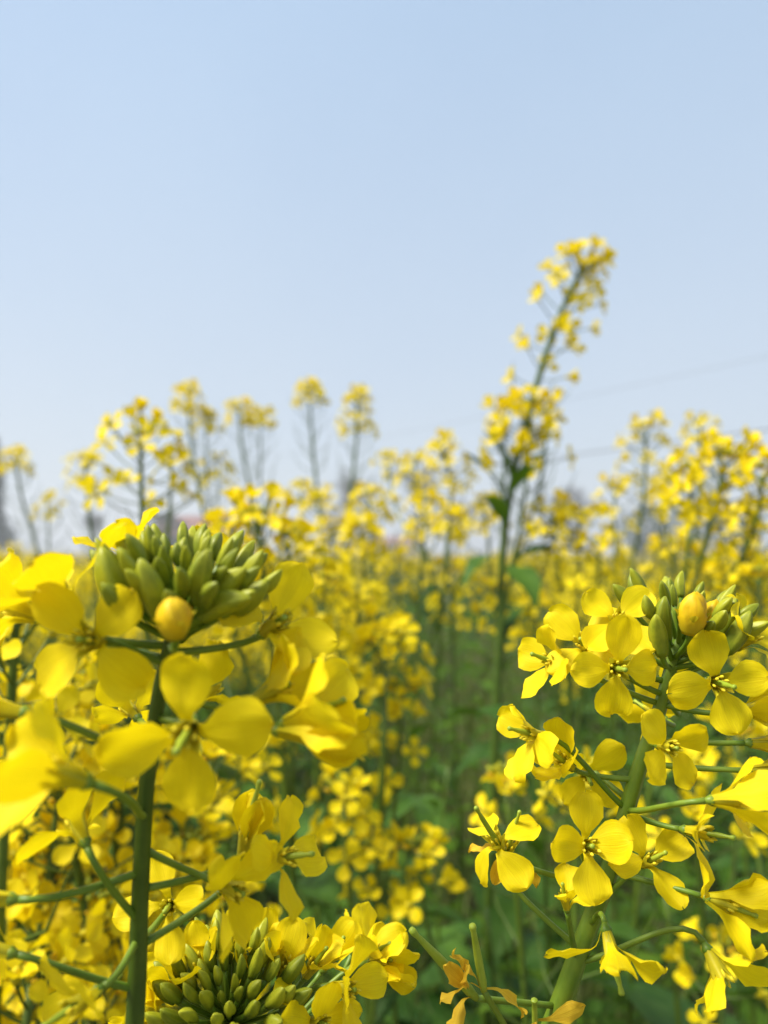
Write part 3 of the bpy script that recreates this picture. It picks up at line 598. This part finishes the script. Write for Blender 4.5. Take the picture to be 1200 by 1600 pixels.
def gap(x, y):                         # the strip without plants, green with weeds, seen between the plants in front
    return abs(x-(.085*y+.005)) < .11+.075*y and y < 5.5
spots = []
tries = 0
while len(spots) < 1150 and tries < 60000:
    tries += 1; y = 1.55+13*(rng.random()**1.35); x = rng.uniform(-.62, .62)*y+rng.uniform(-.25, .25)
    if gap(x, y): continue
    if any(abs(x-a) < .09 and abs(y-b) < .09 for a, b in spots[-400:]): continue
    spots.append((x, y))
spots.sort(key=lambda p: p[1])
NEAR = 285
for i, (x, y) in enumerate(spots[:NEAR]):
    kp = rng.randrange(6); st, hd, lf = PROT[kp]; h = rng.gauss(.93, .085); h = min(h, 1.08) if y < 3 else h
    root = thing('rapeseed_plant', 'rapeseed plant with %s in the open field beyond the nearer plants' % ('two flower heads', 'three flower heads', 'four flower heads', 'four flower heads', 'five flower heads', 'three thick flower heads')[kp], 'plant', (x, y, 0), 'rapeseed plants of the field')
    root.rotation_euler = (rng.uniform(-.07, .07), rng.uniform(-.07, .07), rng.uniform(0, 6.28)); root.scale = (1.0, 1.0, h)
    root.scale = (h, h, h)
    part('stem', st, root)
    for m in hd: part('flower_head', m, root, stuff=True)
    for m, x_ in lf: part('leaf', m, root, x_)
# all further plants, too many and too small to count
FAR = []
for k in range(5):
    st, hd, lf = proto(300+k, 4, 9, False); a = MB(); a.join(st, None, 1)
    for h in hd:
        n0 = len(a.mi); a.join(h); a.mi[n0:] = [0 if q == 0 else 1 for q in a.mi[n0:]]
    for m, x_ in lf: a.join(m, x_, 2)
    FAR.append(a)
def stuff(name, mb, mats, label, cat):
    o = bpy.data.objects.new(name, mb.mesh(name, mats, smooth=False)); COL.objects.link(o); o['kind'] = 'stuff'; tag(o, label, cat); return o
ff = MB()
for x, y in spots[NEAR:]:
    h = rng.gauss(.92, .09); ff.join(FAR[rng.randrange(5)], Matrix.Translation((x, y, 0)) @ Matrix.Rotation(rng.uniform(0, 6.28), 4, 'Z') @ Matrix.Rotation(rng.uniform(-.08, .08), 4, 'X') @ Matrix.Scale(h, 4))
def tuft(mb, x, y, h):                # a far plant reduced to a stalk and a few yellow tufts
    b = Vector((x, y, 0)); mb.tube([b, b+Vector((0, 0, h))], .006, 3, cap=False, mi=1)
    for k in range(7):
        c = b+Vector((rng.uniform(-.13, .13), rng.uniform(-.1, .1), h-rng.random()**2*.35)); q = rng.uniform(.02, .045)
        V = [c+Vector((rng.uniform(-1, 1), rng.uniform(-1, 1), rng.uniform(-1, 1)))*q for _ in range(4)]
        mb.add(V, [(0, 1, 2), (0, 2, 3), (1, 2, 3)], None, 0)
    for k in range(4):
        c = b+Vector((rng.uniform(-.15, .15), rng.uniform(-.15, .15), rng.uniform(.15, h*.8))); q = .09
        V = [c+Vector((rng.uniform(-1, 1), rng.uniform(-1, 1), rng.uniform(-1, 1)))*q for _ in range(3)]; mb.add(V, [(0, 1, 2)], None, 2)
for k in range(2200):
    y = 13+42*rng.random()**1.5; tuft(ff, rng.uniform(-.62, .62)*y, y, rng.gauss(.82, .13))
stuff('rapeseed_field', ff, ['petal', 'stem', 'leaf'], 'dense yellow rapeseed crop merging towards the far edge of the field', 'crop')

# weeds and grass under and between the plants
wd = MB()
for k in range(16000):
    y = .40+9*rng.random()**1.7; x = rng.uniform(-.65, .65)*(y+.3)
    g = gap(x, y); top = lin(.70, .80, min(1, y/2)) if g else .66
    z = rng.random()**.7*top; L = rng.uniform(.02, .055)*(1+.12*y)
    a = rng.uniform(0, 6.28); d = Vector((cos(a), sin(a), rng.uniform(-.5, .6))).normalized(); s = d.cross(Vector((0, 0, 1))).normalized()*L*rng.uniform(.22, .38)
    p = Vector((x, y, z)); n = Vector((0, 0, L*.15))
    wd.add([p, p+d*L*.45+s+n, p+d*L, p+d*L*.45-s+n, p+d*L*.5], [(0, 4, 1), (1, 4, 2), (2, 4, 3), (3, 4, 0)])
    if k % 6 == 0: b = Vector((x+rng.uniform(-.05, .05), y, 0)); wd.tube([b, lin(b, p, .6)+Vector((.01, 0, 0)), p], .0011, 3, cap=False)
stuff('weeds', wd, ['weed'], 'low green weeds filling the gap under the rapeseed plants', 'weeds')
gr = MB()
for k in range(26000):
    y = .5+22*rng.random()**1.7; x = rng.uniform(-.66, .66)*(y+.3); h = rng.uniform(.10, .36)*(2.2 if gap(x, y) else 1); w_ = .0022*(1+.25*y)
    a = rng.uniform(0, 6.28); lean = Vector((cos(a), sin(a), 0))*h*rng.uniform(.15, .8); s = Vector((cos(a+1.6), sin(a+1.6), 0))*w_; b = Vector((x, y, 0))
    m1 = b+lean*.35+Vector((0, 0, h*.62)); gr.add([b-s, b+s, m1+s*.8, m1-s*.8, b+lean+Vector((0, 0, h))], [(0, 1, 2, 3), (3, 2, 4)])
stuff('grass', gr, ['grass'], 'rough green and straw coloured grass between the rows', 'grass')

# ------------------------------------------------------------------ ground
g = MB(); NX = 60; ex = [(-1 if i < NX/2 else 1)*300*abs(2*i/NX-1)**2.2 for i in range(NX+1)]
g.add([(x, y+60, .025*noise.noise(Vector((x*.8, y*.8, 0)))*(1 if abs(x) < 60 else 0)-.01) for y in ex for x in ex], [(j*(NX+1)+i, j*(NX+1)+i+1, (j+1)*(NX+1)+i+1, (j+1)*(NX+1)+i) for j in range(NX) for i in range(NX)])
go = bpy.data.objects.new('ground', g.mesh('ground', 'soil')); COL.objects.link(go); go['kind'] = 'structure'; go['label'] = 'brown and green field ground reaching to the horizon'

# ------------------------------------------------------------------ far trees, houses, cables
def bare_tree(label, px, d, h, spread, seed, depth=6):
    r = random.Random(seed); p = at(px, 865, d); root = thing('bare_tree', label, 'tree', (p.x, p.y, 0), 'bare trees beyond the field'); tr = MB(); cr = MB()
    def grow(a, dr, ln, rad, lv):
        n = 3; pts = [a]; 
        for i in range(n): dr = (dr+Vector((r.uniform(-.18, .18), r.uniform(-.18, .18), r.uniform(-.05, .14)))).normalized(); pts.append(pts[-1]+dr*ln/n)
        (tr if lv == 0 else cr).tube(pts, [lin(rad, rad*.62, i/n) for i in range(n+1)], 7 if lv == 0 else (4 if lv < 3 else 3), cap=False)
        if lv >= depth: return
        for k in range(3 if lv else 4):
            a2 = r.uniform(0, 6.28); o = Vector((cos(a2), sin(a2), 0)); nd = (dr+o*spread*r.uniform(.5, 1.2)+Vector((0, 0, .12))).normalized()
            s = pts[-1] if k == 0 else lin(pts[1+k % 2], pts[-1], r.random()); grow(s, nd if k else (dr+o*.2).normalized(), ln*r.uniform(.62, .82), max(rad*.55, .02), lv+1)
    grow(Vector((0, 0, 0)), Vector((0, 0, 1)), h*.30, h*.022, 0)
    part('trunk', tr.mesh('trunk', 'bark'), root); part('crown', cr.mesh('crown', 'bark'), root, stuff=True); return root
bare_tree('bare grey tree behind the thin plant with the trailing yellow cap', 548, 75, 9.5, .55, 1)
bare_tree('slim bare grey tree behind the nodding yellow head', 648, 85, 12.5, .45, 2)
bare_tree('bare grey tree behind the flat yellow heads beside the tall leaning plant', 905, 80, 9.0, .7, 3)
bare_tree('low bare tree beside the tall leaning plant, behind the small round tufts', 715, 95, 8.5, .7, 4)
bare_tree('faint bare tree left of the two-roofed end of the field, behind the pale thin plant', 150, 100, 7.5, .7, 5)
def leaf_tree(name, label, px, d, h, wd_, seed, conical=False):
    r = random.Random(seed); p = at(px, 865, d); root = thing(name, label, 'tree', (p.x, p.y, 0)); tr = MB(); cr = MB()
    tr.tube([(0, 0, 0), (.05, 0, h*.4), (0, .05, h*.85)], [h*.03, h*.02, h*.008], 7); part('trunk', tr.mesh('trunk', 'bark'), root)
    for k in range(2600):
        t = r.random(); z = h*(.12+.88*t); R = wd_/2*((1-t)**.7 if conical else sqrt(max(.02, 1-(2*t-1)**2)))*(1+.25*sin(9*t+seed))
        a = r.uniform(0, 6.28); q = sqrt(r.random()); q *= 1+.3*noise.noise(Vector((cos(a)*2, sin(a)*2, z*.9)))
        c = Vector((cos(a)*R*q, sin(a)*R*q, z)); s = h*.03
        V = [c+Vector((r.uniform(-1, 1), r.uniform(-1, 1), r.uniform(-1, 1)))*s for _ in range(4)]; cr.add(V, [(0, 1, 2), (0, 2, 3)])
    part('crown', cr.mesh('crown', 'evergreen', smooth=False), root, stuff=True)
leaf_tree('conifer', 'narrow dark conifer at the end of the field beyond the leftmost thin plant', -14, 70, 11.5, 3.2, 1, True)
leaf_tree('evergreen_tree', 'round dark evergreen tree behind the arched rapeseed heads', 1015, 75, 5.6, 6.5, 2)
leaf_tree('evergreen_tree', 'low dark evergreen tree beside the red-roofed farmhouse', 258, 72, 4.6, 5.0, 3)
leaf_tree('evergreen_tree', 'spreading evergreen tree at the field edge beyond the loose spire of flowers', 1130, 95, 5.5, 8.0, 4)

def house(label, px, d, wid, dep, wall_h, roof_h, seed):
    p = at(px, 865, d); root = thing('farmhouse', label, 'house', (p.x, p.y, 0)); a = MB(); a.box(-wid/2, wid/2, -dep/2, dep/2, 0, wall_h)
    a.add([(-wid/2, -dep/2, wall_h), (-wid/2, dep/2, wall_h), (-wid/2, 0, wall_h+roof_h*.94), (wid/2, -dep/2, wall_h), (wid/2, dep/2, wall_h), (wid/2, 0, wall_h+roof_h*.94)], [(0, 2, 1), (3, 4, 5)])
    part('wall', a.mesh('wall', 'plaster', False), root)
    rf = MB(); e = .45
    for s in (-1, 1):
        y0, z0 = s*(dep/2+e), wall_h-roof_h*e/(dep/2)+.02; V = [(-wid/2-e, y0, z0), (wid/2+e, y0, z0), (wid/2+e, 0, wall_h+roof_h+.02), (-wid/2-e, 0, wall_h+roof_h+.02)]
        V += [(x, y, z+.14) for x, y, z in V]; rf.add(V, [(0, 3, 2, 1), (4, 5, 6, 7), (0, 1, 5, 4), (1, 2, 6, 5), (2, 3, 7, 6), (3, 0, 4, 7)])
    ro = part('roof', rf.mesh('roof', 'roof', False), root)
    c = MB(); c.box(wid*.22, wid*.22+.6, -.3, .3, wall_h+roof_h*.7, wall_h+roof_h+.8); part('chimney', c.mesh('chimney', 'plaster', False), ro)
    dm = MB(); dm.box(-.5, .5, -dep/2-.04, -dep/2+.02, 0.0, 2.1); part('door', dm.mesh('door', 'wood', False), root)
    for x in (-wid*.3, wid*.3):
        m = MB(); m.box(x-.65, x+.65, -dep/2-.05, -dep/2+.02, .95, 2.15); wn = part('window', m.mesh('window', 'wood', False), root)
        m = MB(); m.box(x-.55, x+.55, -dep/2-.065, -dep/2-.052, 1.05, 2.05); part('pane', m.mesh('pane', 'glass', False), wn)
house('small farmhouse with dark red roof beyond the thin tall plants', 305, 80, 6.6, 5.5, 2.7, 1.9, 1)
house('low pale farmhouse at the field edge between the bare trees', 622, 120, 7.0, 5.0, 2.2, 1.0, 2)

LOWC, HIGHC = 9.9, 15.4
def pole(label, x, y, h):
    root = thing('utility_pole', label, 'pole', (x, y, 0), 'poles carrying the cables'); m = MB(); m.tube([(0, 0, 0), (0, 0, h)], [.19, .11], 10); part('shaft', m.mesh('shaft', 'concrete'), root)
    for z in (LOWC, HIGHC):
        m = MB(); m.box(-.06, .06, -.9, .9, z-.32, z-.2); part('crossarm', m.mesh('crossarm', 'concrete', False), root)
        m = MB(); m.tube([(0, .7, z-.2), (0, .7, z-.1), (0, .7, z)], [.04, .06, .03], 8); part('insulator', m.mesh('insulator', 'plaster'), root)
P1, P2 = (34.0, 46.0, 15.9), (-52.0, 150.0, 15.9)
pole('concrete utility pole beside the field where the cables come closest', *P1); pole('distant concrete utility pole at the far end of the cables', *P2)
for z, rad, sag, lab in ((LOWC, .06, .5, 'dark overhead cable low in the sky just above the far plants'), (HIGHC, .02, 1.2, 'thin faint overhead cable high in the sky above the other cable')):
    a = Vector((P1[0], P1[1]+.7, z)); b = Vector((P2[0], P2[1]+.7, z)); m = MB()
    m.tube([lin(a, b, i/30)-Vector((0, 0, sag*4*(i/30)*(1-i/30))) for i in range(31)], rad, 5)
    o = bpy.data.objects.new('overhead_cable', m.mesh('overhead_cable', 'cable')); COL.objects.link(o); tag(o, lab, 'cable', 'overhead cables')

# ------------------------------------------------------------------ haze: one box of even pale air
hz = MB(); hz.box(-310, 310, -250, 370, -1.5, 18); hm, hn, ho = mat('haze'); pv = hn.nodes.new('ShaderNodeVolumePrincipled')
pv.inputs['Color'].default_value = (.93, .95, .98, 1); pv.inputs['Density'].default_value = 0.0038; pv.inputs['Anisotropy'].default_value = 0.2
hn.links.new(pv.outputs[0], ho.inputs['Volume'])
h = bpy.data.objects.new('haze', hz.mesh('haze', hm, False)); COL.objects.link(h); h['kind'] = 'stuff'; tag(h, 'thin pale haze in the air over the whole field', 'haze')
